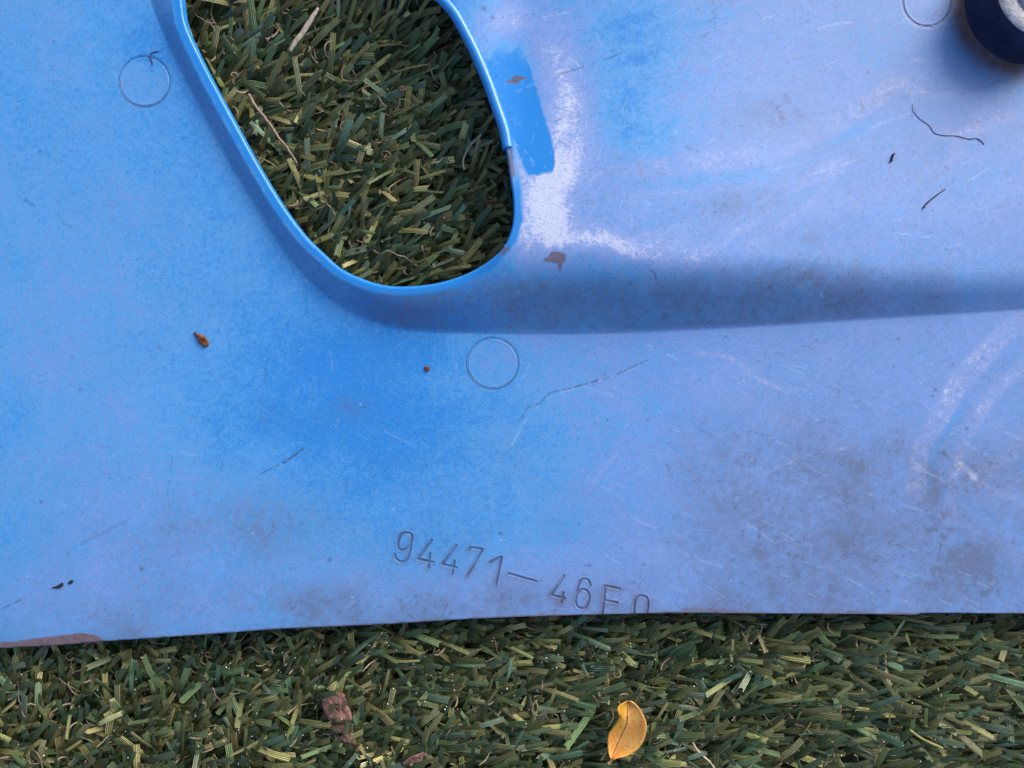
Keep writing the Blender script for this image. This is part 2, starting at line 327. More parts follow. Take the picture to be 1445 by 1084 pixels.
    for cx, cy, rx, ry in MARKS:
        q = np.hypot((x - cx) / rx, (y - cy) / ry); ch = ch + .16 * smooth01((1 - q) / .12) * (.7 + .6 * fbm(x, y, 12, 73, 2)) + .3 * np.exp(-((q - .93) / .03) ** 2) * smooth01(.2 - np.cos(np.arctan2(y - cy, x - cx) - 2.4) * -1)  # paler face, with a lit inner edge painted at lower left
    brush = smooth01((x - 640) / 300)
    return dict(chalk_sheen=np.clip(ch, 0, 1.3), grime_shade=np.clip(gr, 0, 1), boss_halo=np.clip(boss_halo, 0, 1), dark=np.clip(dark, 0, 1), pale=np.clip(pale, 0, 1), bare=np.clip(bare, 0, 1), clean=clean)
IDX = []

# ---------------------------------------------------------------- materials
def nodes(name):
    m = bpy.data.materials.new(name); m.use_nodes = True; nt = m.node_tree
    return m, nt, nt.nodes['Principled BSDF']
class NB:
    def __init__(s, nt): s.nt = nt
    def n(s, t, **kw):
        o = s.nt.nodes.new(t)
        for k, v in kw.items(): setattr(o, k, v)
        return o
    def link(s, a, b): s.nt.links.new(a, b)
    def attr(s, name): return s.n('ShaderNodeAttribute', attribute_name=name)
    def val(s, sock, v):
        if hasattr(v, 'is_output') or isinstance(v, bpy.types.NodeSocket): s.link(v, sock)
        else: sock.default_value = v
    def math(s, op, a, b=0.0, c=0.0, clamp=False):
        o = s.n('ShaderNodeMath', operation=op, use_clamp=clamp)
        for i, v in enumerate((a, b, c)): s.val(o.inputs[i], v)
        return o.outputs[0]
    def mix(s, f, a, b, blend='MIX'):
        o = s.n('ShaderNodeMix', data_type='RGBA', blend_type=blend); s.val(o.inputs[0], f)
        for i, v in ((6, a), (7, b)):
            if isinstance(v, tuple): v = (*v, 1)
            s.val(o.inputs[i], v)
        return o.outputs[2]
    def noise(s, scale, detail=3, rough=.55, vec=None, dist=0.0):
        o = s.n('ShaderNodeTexNoise'); o.inputs['Scale'].default_value = scale; o.inputs['Detail'].default_value = detail
        o.inputs['Roughness'].default_value = rough; o.inputs['Distortion'].default_value = dist
        if vec is None: vec = s.n('ShaderNodeTexCoord').outputs['Object']
        s.link(vec, o.inputs['Vector']); return o.outputs['Fac']
    def mapping(s, rot, scale):
        m = s.n('ShaderNodeMapping'); m.inputs['Rotation'].default_value = (0, 0, rot)
        s.link(s.n('ShaderNodeTexCoord').outputs['Object'], m.inputs['Vector'])
        m2 = s.n('ShaderNodeMapping'); m2.inputs['Scale'].default_value = scale; s.link(m.outputs[0], m2.inputs['Vector']); return m2.outputs[0]
    def ramp(s, f, lo, hi):
        o = s.n('ShaderNodeMapRange'); s.val(o.inputs[0], f); o.inputs[1].default_value = lo; o.inputs[2].default_value = hi
        return o.outputs[0]

def make_paint():
    m, nt, b = nodes('worn_blue_paint'); N = NB(nt)
    ch = N.attr('chalk_sheen').outputs['Fac']; gr = N.attr('grime_shade').outputs['Fac']; clean = N.attr('clean').outputs['Fac']
    unclean = N.math('SUBTRACT', 1.0, clean)
    grain = N.noise(2300, 3, .7); grain2 = N.noise(800, 3, .6)
    s1 = N.noise(1, 3, .6, N.mapping(R(24), (330, 2700, 100)))
    s2 = N.noise(1, 3, .6, N.mapping(R(-12), (330, 2500, 100)))
    s3 = N.noise(1, 2, .6, N.mapping(R(85), (420, 2400, 100)))
    sel = N.ramp(N.noise(22, 2), .42, .58); sc = N.math('ADD', N.math('MULTIPLY', s1, sel), N.math('MULTIPLY', s2, N.math('SUBTRACT', 1.0, sel)))
    sc = N.math('ADD', N.math('MULTIPLY', sc, .75), N.math('MULTIPLY', s3, .25))
    # chalk with grain and wiping lines
    k = N.math('ADD', ch, N.math('MULTIPLY', N.math('SUBTRACT', grain, .5), N.math('SUBTRACT', 1.0, N.math('MULTIPLY', ch, .45))))
    k = N.math('ADD', k, N.math('MULTIPLY', N.math('SUBTRACT', grain2, .5), .62))
    k = N.math('ADD', k, N.math('MULTIPLY', N.math('SUBTRACT', sc, .5), N.math('ADD', .15, N.math('MULTIPLY', N.math('MINIMUM', ch, .72), 1.25))))
    k = N.math('MAXIMUM', N.math('MULTIPLY', k, N.math('ADD', N.math('MULTIPLY', unclean, .9), .1)), 0.0)
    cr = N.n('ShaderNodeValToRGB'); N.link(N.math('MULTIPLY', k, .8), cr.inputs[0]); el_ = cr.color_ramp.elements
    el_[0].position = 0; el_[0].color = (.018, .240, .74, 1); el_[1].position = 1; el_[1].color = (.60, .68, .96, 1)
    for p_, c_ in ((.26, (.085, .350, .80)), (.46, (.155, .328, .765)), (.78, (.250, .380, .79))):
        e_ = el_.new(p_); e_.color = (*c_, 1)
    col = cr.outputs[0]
    lines = N.math('MULTIPLY', N.ramp(sc, .56, .68), N.math('MULTIPLY', ch, .42))
    g = N.math('ADD', gr, N.math('MULTIPLY', N.math('SUBTRACT', grain, .5), N.math('ADD', .22, N.math('MULTIPLY', gr, 1.4))))
    g = N.math('MULTIPLY', N.math('ADD', g, lines), .85, clamp=True)
    col = N.mix(g, col, (.110, .148, .270))
    mic = N.noise(1900, 4, .75); mic2 = N.noise(420, 4, .7)
    md_ = N.math('MULTIPLY', N.ramp(mic, .50, .74), N.math('MULTIPLY', N.math('ADD', .36, N.ramp(mic2, .38, .66)), N.math('MULTIPLY', unclean, .62)))
    col = N.mix(md_, col, (.035, .075, .21))
    lt_ = N.math('MULTIPLY', N.ramp(N.noise(2700, 3, .8), .60, .76), N.math('MULTIPLY', unclean, N.math('ADD', .18, N.math('MULTIPLY', ch, .5))))
    col = N.mix(lt_, col, (.42, .56, .90))
    col = N.mix(N.attr('boss_halo').outputs['Fac'], col, (.085, .052, .060))
    col = N.mix(N.math('MULTIPLY', N.attr('pale').outputs['Fac'], 1.0, clamp=True), col, (.52, .66, .95))
    col = N.mix(N.attr('bare').outputs['Fac'], col, N.mix(grain2, (.07, .05, .065), (.21, .16, .21)))
    col = N.mix(N.math('MULTIPLY', N.attr('dark').outputs['Fac'], .9, clamp=True), col, (.028, .022, .045))
    N.link(col, b.inputs['Base Color'])
    rgh = N.math('ADD', .36, N.math('MULTIPLY', N.math('ADD', k, g), .16)); rgh = N.math('SUBTRACT', rgh, N.math('MULTIPLY', clean, .12))
    N.link(N.math('MINIMUM', rgh, .75), b.inputs['Roughness']); b.inputs['Specular IOR Level'].default_value = .45
    bp = N.n('ShaderNodeBump'); bp.inputs['Strength'].default_value = .5; bp.inputs['Distance'].default_value = .00003
    h = N.math('ADD', N.math('MULTIPLY', grain, .7), N.math('MULTIPLY', sc, N.math('ADD', .2, ch)))
    h = N.math('MULTIPLY', h, N.math('ADD', .15, unclean))
    N.link(h, bp.inputs['Height']); N.link(bp.outputs[0], b.inputs['Normal'])
    return m

def simple(name, c1, c2, scale=600, rough=.7, spec=.3, bump=.4, dist=.0001, metallic=0.):
    m, nt, b = nodes(name); N = NB(nt); f = N.ramp(N.noise(scale, 4, .65), .32, .68)
    N.link(N.mix(f, c1, c2), b.inputs['Base Color']); b.inputs['Roughness'].default_value = rough; b.inputs['Specular IOR Level'].default_value = spec; b.inputs['Metallic'].default_value = metallic
    bp = N.n('ShaderNodeBump'); bp.inputs['Strength'].default_value = bump; bp.inputs['Distance'].default_value = dist
    N.link(N.noise(scale * 2.5, 3), bp.inputs['Height']); N.link(bp.outputs[0], b.inputs['Normal'])
    return m

def make_blade():
    m, nt, b = nodes('turf_blade_plastic'); N = NB(nt)
    bl = N.n('ShaderNodeSeparateXYZ'); N.link(N.attr('across').outputs['Vector'], bl.inputs[0])   # x across, y along, z random
    u, v, r = bl.outputs[0], bl.outputs[1], bl.outputs[2]
    col = N.attr('tone').outputs['Vector']
    st = N.math('SINE', N.math('ADD', N.math('MULTIPLY', u, 2 * math.pi * 4), N.math('MULTIPLY', r, 6.28)))
    st = N.ramp(st, .35, .85)
    wob = N.noise(900, 3, .6)
    st = N.math('MULTIPLY', st, N.ramp(N.math('ADD', N.noise(260, 2), N.math('MULTIPLY', v, .34)), .40, .78))
    hi = N.mix(1.0, col, (4.6, 4.0, 4.8), 'MULTIPLY')
    c = N.mix(st, col, hi)
    c = N.mix(N.math('MULTIPLY', N.ramp(wob, .5, .85), .35), c, (.03, .035, .02))
    c = N.mix(N.math('MULTIPLY', N.ramp(v, .55, 1.0), .22), c, (.21, .22, .12)); tip = N.math('MULTIPLY', N.ramp(v, .975, 1.0), .35); c = N.mix(tip, c, (.26, .25, .15))  # paler towards the tips: light catching them is painted in
    N.link(c, b.inputs['Base Color']); b.inputs['Roughness'].default_value = .36; b.inputs['Specular IOR Level'].default_value = .5
    bp = N.n('ShaderNodeBump'); bp.inputs['Strength'].default_value = .6; bp.inputs['Distance'].default_value = .00012
    N.link(N.math('SINE', N.math('MULTIPLY', u, 2 * math.pi * 5)), bp.inputs['Height']); N.link(bp.outputs[0], b.inputs['Normal'])
    tr = N.n('ShaderNodeBsdfTranslucent'); N.link(c, tr.inputs[0]); mx = N.n('ShaderNodeMixShader'); mx.inputs[0].default_value = .15
    N.link(b.outputs[0], mx.inputs[1]); N.link(tr.outputs[0], mx.inputs[2]); N.link(mx.outputs[0], nt.nodes['Material Output'].inputs[0])
    return m

M_paint = make_paint(); M_blade = make_blade()
M_under = simple('panel_back', (.05, .06, .09), (.09, .10, .14))
M_ground = simple('turf_backing', (.006, .007, .006), (.018, .016, .012), 300, .95, .1)
M_thatch = simple('dry_thatch', (.13, .10, .07), (.36, .29, .21), 350, .7)
M_grain = simple('pale_sand', (.55, .55, .55), (.85, .84, .80), 500, .25, .6)
M_twig = simple('dry_twig', (.17, .12, .085), (.36, .28, .21), 900, .8)
M_straw = simple('pale_straw', (.42, .34, .25), (.68, .60, .48), 900, .65)
M_brown = simple('brown_husk', (.09, .028, .014), (.27, .10, .045), 900, .6, bump=.8)
M_bark = simple('reddish_bark', (.05, .026, .03), (.30, .165, .14), 620, .85, bump=1, dist=.0003)
M_thread = simple('dark_fibre', (.012, .010, .02), (.05, .04, .06), 900, .7)
M_rustthread = simple('brown_fibre', (.05, .018, .02), (.14, .06, .05), 900, .7)
M_rubber = simple('navy_boss', (.006, .008, .035), (.014, .020, .075), 260, .55, .3, .4)
M_bosstop = simple('scuffed_boss_top', (.035, .055, .13), (.20, .27, .42), 330, .45, .5, .8, .0002)
M_rust = simple('rusty_socket', (.018, .008, .006), (.09, .035, .02), 500, .8)

# ---------------------------------------------------------------- the setting: turf backing
gx, gy = .9, .9
g = mesh_obj('ground', [(-gx, -gy, -.0275), (gx, -gy, -.0275), (gx, gy, -.0275), (-gx, gy, -.0275)], [(0, 1, 2, 3)], M_ground, smooth=False)
tag(g, kind='structure')

# ---------------------------------------------------------------- the blue panel
panel = empty('moulded_panel', (0, 0, 0))
tag(panel, 'large scuffed blue moulded panel with rounded opening and number 94471-46F0, lying on turf', 'moulded panel')

def lines(lo, hi, fines, base, vis0, vis1, outer):
    out = [lo]
    while out[-1] < hi:
        p = out[-1]; st = outer if (p < vis0 or p > vis1) else base
        for a, b_, s_ in fines:
            if a <= p < b_: st = s_
        out.append(p + st)
    return np.array(out)
xs = lines(-400, 1860, [(546, 926, 1.0), (160, 248, 1.2), (926, 940, 1.5), (1268, 1350, 1.2)], 2.0, -20, 1465, 12)
ys = lines(-400, 960, [(745, 872, 1.0), (72, 158, 1.2), (470, 556, 1.2)], 2.0, -20, 925, 12)
GX, GY = np.meshgrid(xs, ys); nxv, nyv = len(xs), len(ys)
ccx = (GX[:-1, :-1] + GX[1:, 1:]) / 2; ccy = (GY[:-1, :-1] + GY[1:, 1:]) / 2
ex = catmull(EDGE, 1); edge_y = np.interp(ccx, EDGE[:, 0], EDGE[:, 1])
keep = ~inside(ccx, ccy, HOLE) & (ccy < edge_y)
kp = np.zeros((nyv + 1, nxv + 1), bool); kp[1:-1, 1:-1] = keep
cnt = kp[:-1, :-1].astype(int) + kp[1:, :-1] + kp[:-1, 1:] + kp[1:, 1:]
bnd = (cnt > 0) & (cnt < 4)
bnd[0, :] = False; bnd[:, 0] = False; bnd[:, -1] = False
bx, by = GX[bnd], GY[bnd]
dh, hx, hy, _, _ = seg_dist(bx, by, HOLE, True, True); de, qx, qy, _, _ = seg_dist(bx, by, EDGE, False, True)
useh = dh < de
GX = GX.copy(); GY = GY.copy(); GX[bnd] = np.where(useh, hx, qx); GY[bnd] = np.where(useh, hy, qy)
used = cnt > 0
idx = -np.ones((nyv, nxv), int); idx[used] = np.arange(used.sum())
VX, VY = GX[used], GY[used]
order = np.argsort(VX, kind='stable'); VXs = VX[order]
def near(cx, cy, r):
    a, b_ = np.searchsorted(VXs, [cx - r, cx + r]); c_ = order[a:b_]
    return c_[np.abs(VY[c_] - cy) < r]
Z, dH, sF = surface(VX, VY)
gv = groove(VX, VY); Z = Z - .20e-3 * np.exp(-(gv / 1.3) ** 2) + .07e-3 * np.exp(-((gv - 2.6) / .9) ** 2)
for cx, cy, rx, ry in MARKS:
    q = np.hypot((VX - cx) / rx, (VY - cy) / ry) * rx - rx
    Z = np.where(q < -1.5, Z - .35e-3, Z); Z -= .14e-3 * np.exp(-((q - .4) / 1.0) ** 2)
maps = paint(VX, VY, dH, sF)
wx, wy = W(VX, VY, Z)
V = np.stack([wx, wy, Z], 1)
jj, ii = np.nonzero(keep)
F = np.stack([idx[jj + 1, ii], idx[jj + 1, ii + 1], idx[jj, ii + 1], idx[jj, ii]], 1)
# side wall of the cut edges
eds = np.concatenate([F[:, [0, 1]], F[:, [1, 2]], F[:, [2, 3]], F[:, [3, 0]]]); key = np.minimum(eds[:, 0], eds[:, 1]).astype(np.int64) * (10 ** 7) + np.maximum(eds[:, 0], eds[:, 1])
_, inv, c_ = np.unique(key, return_inverse=True, return_counts=True); be = eds[c_[inv] == 1]
bv = np.unique(be); remap = {int(v): len(V) + k for k, v in enumerate(bv)}
TH = .0026
down = V[bv].copy(); down[:, 2] -= TH
V2 = np.concatenate([V, down]); n0 = len(V)
ra = np.array([remap[int(a)] for a in be[:, 0]]); rb = np.array([remap[int(a)] for a in be[:, 1]])
wall = np.stack([be[:, 1], be[:, 0], ra, rb], 1)
maps2 = {k: np.concatenate([v, v[bv] * (0 if k in ('pale',) else 1)]) for k, v in maps.items()}
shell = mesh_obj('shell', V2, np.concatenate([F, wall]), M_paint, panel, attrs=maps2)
# underside sheet
ux = np.arange(-400, 1861, 10.); uy = np.arange(-400, 961, 10.); UX, UY = np.meshgrid(ux, uy)
cx2 = (UX[:-1, :-1] + UX[1:, 1:]) / 2; cy2 = (UY[:-1, :-1] + UY[1:, 1:]) / 2
du = seg_dist(cx2, cy2, HOLE, True); ku = ~inside(cx2, cy2, HOLE) & (du > 8) & (cy2 < np.interp(cx2, EDGE[:, 0], EDGE[:, 1]) - 8)
zu, _, _ = surface(UX.ravel(), UY.ravel()); zu = zu - TH; a_, b_ = W(UX.ravel(), UY.ravel(), zu)
j2, i2 = np.nonzero(ku); nn = len(ux); Fu = np.stack([j2 * nn + i2, j2 * nn + i2 + 1, (j2 + 1) * nn + i2 + 1, (j2 + 1) * nn + i2], 1)
mesh_obj('underside', np.stack([a_, b_, zu], 1), Fu, M_under, panel)

# round moulding marks, each a slightly sunk disc
def disc_part(cx, cy, rx, ry):
    nr, na = 26, 96; vx, vy, dz = [cx], [cy], [-.05e-3]
    for k in range(1, nr + 1):
        t = k / nr
        for a in range(na):
            an = 2 * math.pi * a / na; vx.append(cx + (rx - .9) * t * math.cos(an)); vy.append(cy + (ry - .9) * t * math.sin(an))
            q = (1 - t) * rx; dz.append(-.05e-3 + .05e-3 * math.exp(-((q - 1.8) / 2.2) ** 2) - (.22e-3 if k == nr else 0))
    vx = np.array(vx); vy = np.array(vy); z, d, s = surface(vx, vy); z = z + np.array(dz)
    global VXs, order, VX, VY
    sv = (VXs, order, VX, VY); VX, VY = vx, vy; order = np.argsort(vx); VXs = vx[order]
    mp = paint(vx, vy, d, s); VXs, order, VX, VY = sv
    a_, b_ = W(vx, vy, z); quads = []; tris = [(0, 1 + (a + 1) % na, 1 + a) for a in range(na)]
    for k in range(nr - 1):
        for a in range(na):
            p = 1 + k * na; q = p + na; quads.append((p + a, p + (a + 1) % na, q + (a + 1) % na, q + a))
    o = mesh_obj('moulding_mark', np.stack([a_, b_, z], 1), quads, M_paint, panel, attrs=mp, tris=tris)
    return o
for mk in MARKS: disc_part(*mk)

# raised edging bead on the right of the opening, ending in a step
def ribbon_tube(name, pts, rad, mat, parent=None, sides=8, flat=1.0, radf=None, attrs=None):
    pts = np.array(pts, float); n = len(pts); V_, Q = [], []
    for i in range(n):
        t = pts[min(i + 1, n - 1)] - pts[max(i - 1, 0)]; t /= np.linalg.norm(t) + 1e-12
        up = np.array([0, 0, 1.]); side = np.cross(t, up); side /= np.linalg.norm(side) + 1e-9; nrm = np.cross(side, t)
        r = rad * (radf(i / (n - 1)) if radf else 1)
        for k in range(sides):
            a = 2 * math.pi * k / sides; V_.append(pts[i] + side * math.cos(a) * r + nrm * math.sin(a) * r * flat)
    for i in range(n - 1):
        for k in range(sides): Q.append((i * sides + k, i * sides + (k + 1) % sides, (i + 1) * sides + (k + 1) % sides, (i + 1) * sides + k))
    V_.append(pts[0]); V_.append(pts[-1]); T = []
    for k in range(sides): T.append((len(V_) - 2, (k + 1) % sides, k)); T.append((len(V_) - 1, (n - 1) * sides + k, (n - 1) * sides + (k + 1) % sides))
    return mesh_obj(name, np.array(V_), Q, mat, parent, attrs={k: np.full(len(V_), v) for k, v in (attrs or {}).items()}, tris=T)
bead = catmull([(600,-22),(622,-3),(640,17),(655,43),(671,75),(688,115),(700,149),(711,181),(716.5,209)], 8)
zb, _, _ = surface(bead[:, 0] + 4, bead[:, 1]); ax, ay = W(bead[:, 0], bead[:, 1], zb)
ribbon_tube('edging_bead', np.stack([ax, ay, zb - .0005], 1), .0015, M_paint, panel, 10, .8, attrs=dict(chalk_sheen=.12, clean=.8, grime_shade=.03))

# round boss in the corner
zb0 = float(surface(np.array([1330.]), np.array([90.]))[0][0])
HB = .0112
def lathe(name, prof, c, mat, parent, na=72):
    V_, Q = [], []
    for r, z in prof:
        for a in range(na): V_.append((c[0] + r * math.cos(2 * math.pi * a / na), c[1] + r * math.sin(2 * math.pi * a / na), c[2] + z))
    for i in range(len(prof) - 1):
        for a in range(na): Q.append((i * na + a, i * na + (a + 1) % na, (i + 1) * na + (a + 1) % na, (i + 1) * na + a))
    return mesh_obj(name, V_, Q, mat, parent)
bxw, byw = W(BOSS[0], BOSS[1], zb0); bc = (bxw, byw, zb0)
boss = lathe('boss', [(.0172, -.001), (.0163, .0006), (.0157, .002), (.0153, .005), (.0150, HB - .0012), (.0147, HB - .0004), (.0141, HB)], bc, M_rubber, panel)
lathe('boss_face', [(.0142, HB - .00005), (.0136, HB + .0001), (.0098, HB - .0001), (.0092, HB - .0005), (.0088, HB - .0002), (.0080, HB - .0001), (.0040, HB - .0003), (.0034, HB - .001)], bc, M_bosstop, boss)
lathe('socket', [(.0052, HB + .0001), (.0048, HB + .0003), (.0036, HB + .0002), (.0033, HB - .003), (.0001, HB - .003)], bc, M_rust, boss)
lathe('washer', [(.0074, HB - .0002), (.0073, HB + .0004), (.0062, HB + .0004), (.0060, HB - .0002)], bc, M_bosstop, boss)
# ---------------------------------------------------------------- artificial turf
def top_limit(px, py):
    """how high blades may stand at a photograph pixel: pressed down under the panel"""
    under = (~inside(px, py, HOLE)) & (py < np.interp(px, EDGE[:, 0], EDGE[:, 1]) + 4)
    return np.where(under, -.0042, -.0010)
def unW(x, y, z):
    k = S * (D - z) / D; return x / k + CX, CY - y / k

def blades():
    # tufts on a jittered grid, dense where they can be seen
    pitch = .0034
    tx, ty = np.meshgrid(np.arange(-.24, .24, pitch), np.arange(-.20, .20, pitch)); tx = tx.ravel(); ty = ty.ravel()
    tx = tx + rng.normal(0, pitch * .3, tx.shape); ty = ty + rng.normal(0, pitch * .3, ty.shape)
    px, py = tx / S / 1.09 + CX, CY - ty / S / 1.09
    dh = np.where(inside(px, py, HOLE), 0, seg_dist(px, py, HOLE, True)); below = py - np.interp(px, EDGE[:, 0], EDGE[:, 1])
    vis = (dh < 75) | (below > -75)
    keep_ = vis | (rng.random(len(tx)) < .10); tx = tx[keep_]; ty = ty[keep_]
    per = 7; x0 = np.repeat(tx, per) + rng.normal(0, .0009, len(tx) * per); y0 = np.repeat(ty, per) + rng.normal(0, .0009, len(tx) * per); n = len(x0)
    px, py = x0 / S / 1.09 + CX, CY - y0 / S / 1.09
    # lie of the pile: rightwards and up, turning over the lawn
    base = R(28) + R(34) * smooth01((230 - py) / 230) * smooth01((620 - px) / 300) + R(16) * smooth01((700 - px) / 500) * (py > 700) + R(26) * fbm(px, py, 200, 81, 2)
    ang = base + R(30) * fbm(px, py, 50, 83, 2) + np.repeat(rng.normal(0, R(12), len(tx)), per) + rng.normal(0, 1, n) * R(14)
    flip = rng.random(n) < .09; ang = np.where(flip, rng.uniform(0, 2 * math.pi, n), ang)
    # along the left side under the opening blades stand more toward the upper left
    L = rng.uniform(.020, .034, n); th0 = rng.uniform(.0, .4, n); th1 = rng.uniform(1.0, 1.62, n)
    wd = rng.uniform(.00050, .00100, n); dth = rng.normal(0, .4, n)
    ns = 7; t = np.linspace(0, 1, ns); 
    x = x0.copy(); y = y0.copy(); z = np.full(n, -.027) + rng.uniform(-.0005, .003, n)
    P = []; A_ = []
    for k in range(ns):
        P.append(np.stack([x, y, z], 1)); th = th0 + (th1 - th0) * t[k] ** .75; a = ang + dth * t[k]; A_.append((th.copy(), a.copy()))
        st = L / (ns - 1); x = x + st * np.sin(th) * np.cos(a); y = y + st * np.sin(th) * np.sin(a); z = z + st * np.cos(th)
    P = np.stack(P, 1)                                  # n, ns, 3
    # press down to the height allowed
    zt = P[:, :, 2]; ux_, uy_ = unW(P[:, :, 0], P[:, :, 1], np.full_like(zt, -.006)); lim = top_limit(ux_.ravel(), uy_.ravel()).reshape(zt.shape)
    lim = lim - rng.uniform(0, 1, (n, 1)) ** 1.2 * .011; over = np.maximum(zt.max(1) - lim.min(1), 0); span = zt.max(1) + .027
    P[:, :, 2] = -.027 + (zt + .027) * ((span - over) / span)[:, None]
    roll0 = rng.normal(0, .38, n); roll1 = roll0 + rng.normal(0, .45, n)
    V_ = np.zeros((n, ns, 3, 3)); U = np.zeros((n, ns, 3, 3))
    rv = rng.random(n)
    for k in range(ns):
        th, a = A_[k]; side = np.stack([-np.sin(a), np.cos(a), np.zeros(n)], 1); tan = np.stack([np.sin(th) * np.cos(a), np.sin(th) * np.sin(a), np.cos(th)], 1)
        nrm = np.cross(side, tan) * -1; nrm = np.where(nrm[:, 2:3] < 0, -nrm, nrm)
        ro = (roll0 + (roll1 - roll0) * t[k])[:, None]; sd_ = side * np.cos(ro) + nrm * np.sin(ro); nn_ = -side * np.sin(ro) + nrm * np.cos(ro)
        w_ = (wd * (1.0 - .12 * (k == 0)))[:, None]
        for c, s_ in enumerate((-1, 0, 1)):
            V_[:, k, c] = P[:, k] + sd_ * w_ * s_ + nn_ * w_ * (.28 if s_ == 0 else 0)
            if k == ns - 1: V_[:, k, c] += tan * (rng.normal(0, .00025, n))[:, None]
            U[:, k, c, 0] = (s_ + 1) / 2; U[:, k, c, 1] = t[k]; U[:, k, c, 2] = rv
    # colours: deep green, olive, bluish green
    pal = np.array([(.018, .036, .016), (.028, .052, .023), (.056, .064, .026), (.074, .078, .036), (.022, .048, .032), (.042, .054, .021), (.052, .080, .055)])
    pi = rng.choice(len(pal), n, p=[.17, .20, .20, .12, .14, .12, .05]); col = pal[pi] * np.exp(rng.normal(.92, .40, n))[:, None] * np.array([1.06, 1.02, .90])
    T_ = np.repeat(col[:, None, :], ns * 3, 1).reshape(-1, 3)
    base_i = (np.arange(n) * ns * 3)[:, None, None]
    q = []
    for k in range(ns - 1):
        for c in range(2): q.append((k * 3 + c, k * 3 + c + 1, (k + 1) * 3 + c + 1, (k + 1) * 3 + c))
    Q = (base_i + np.array(q)[None]).reshape(-1, 4)
    o = mesh_obj('turf_blades', V_.reshape(-1, 3), Q, M_blade, attrs={'across': U.reshape(-1, 3), 'tone': T_})
    tag(o, 'dark green artificial grass of flat ribbed blades under and around the blue panel', 'artificial grass', kind='stuff')
    tips = P[:, -1]
    return tips, P
tips, BP = blades()

def near_visible(n, zlo, zhi, extra=None):
    x = rng.uniform(-60, 1505, n * 8); y = rng.uniform(-60, 1140, n * 8)
    m = (inside(x, y, HOLE)) | (y > np.interp(x, EDGE[:, 0], EDGE[:, 1]) - 10)
    x, y = x[m][:n], y[m][:n]; z = rng.uniform(zlo, zhi, len(x)); a, b_ = W(x, y, z); return x, y, a, b_, z

def thatch(n=2400):
    x, y, a, b_, z = near_visible(n, -.016, -.0065); n = len(a); ns = 9
    V_ = np.zeros((n, ns, 3, 3)); ang = rng.uniform(0, 6.28, n); cur = rng.normal(0, 1.5, n); st = rng.uniform(.0005, .0013, n); el = rng.normal(.1, .5, n); de = rng.normal(0, .5, n)
    w_ = rng.uniform(.0001, .00027, n); px, py, pz = a.copy(), b_.copy(), z.copy()
    for k in range(ns):
        dx, dy = np.cos(ang), np.sin(ang)
        for c in range(3):
            s_ = c - 1; V_[:, k, c] = np.stack([px - dy * w_ * s_, py + dx * w_ * s_, pz + (w_ * .8 if s_ == 0 else 0 * w_)], 1)
        px = px + dx * st * np.cos(el); py = py + dy * st * np.cos(el); pz = np.minimum(pz + np.sin(el) * st, -.004); ang += cur / ns * 2 + rng.normal(0, .25, n); el += de / ns * 2
    q = [(k * 3 + c, k * 3 + c + 1, (k + 1) * 3 + c + 1, (k + 1) * 3 + c) for k in range(ns - 1) for c in range(2)]
    Q = ((np.arange(n) * ns * 3)[:, None, None] + np.array(q)[None]).reshape(-1, 4)
    o = mesh_obj('dry_thatch', V_.reshape(-1, 3), Q, M_thatch); tag(o, 'curly beige thatch fibres down between the green turf blades', 'thatch', kind='stuff')
thatch()

def sand():
    # pale grains caught on top of the blades
    idxs = rng.choice(len(BP), 30000); kk = rng.integers(3, 7, 30000); c = BP[idxs, kk] + rng.normal(0, .0005, (30000, 3)) + np.array([0, 0, .0005]); px, py = unW(c[:, 0], c[:, 1], c[:, 2])
    vis = (inside(px, py, HOLE)) | (py > np.interp(px, EDGE[:, 0], EDGE[:, 1]) + 2)
    pr = .10 + 1.6 * np.exp(-(((px - 700) / 230) ** 2 + ((py - 930) / 60) ** 2)) + .3 * (py > 870)
    m = vis & (rng.random(len(c)) < pr); c = c[m]; n = len(c); r = rng.uniform(.00012, .00028, n)
    ov = np.array([(1,0,0),(-1,0,0),(0,1,0),(0,-1,0),(0,0,1),(0,0,-1)], float); of = [(0,2,4),(2,1,4),(1,3,4),(3,0,4),(2,0,5),(1,2,5),(3,1,5),(0,3,5)]
    V_ = c[:, None] + ov[None] * r[:, None, None] * rng.uniform(.7, 1.3, (n, 6, 1)); T = ((np.arange(n) * 6)[:, None, None] + np.array(of)[None]).reshape(-1, 3)
    o = mesh_obj('sand_grains', V_.reshape(-1, 3), np.zeros((0, 4)), M_grain, smooth=False, tris=T)
    tag(o, 'tiny pale sand grains sprinkled over the turf blades', 'sand grains', kind='stuff')
sand()

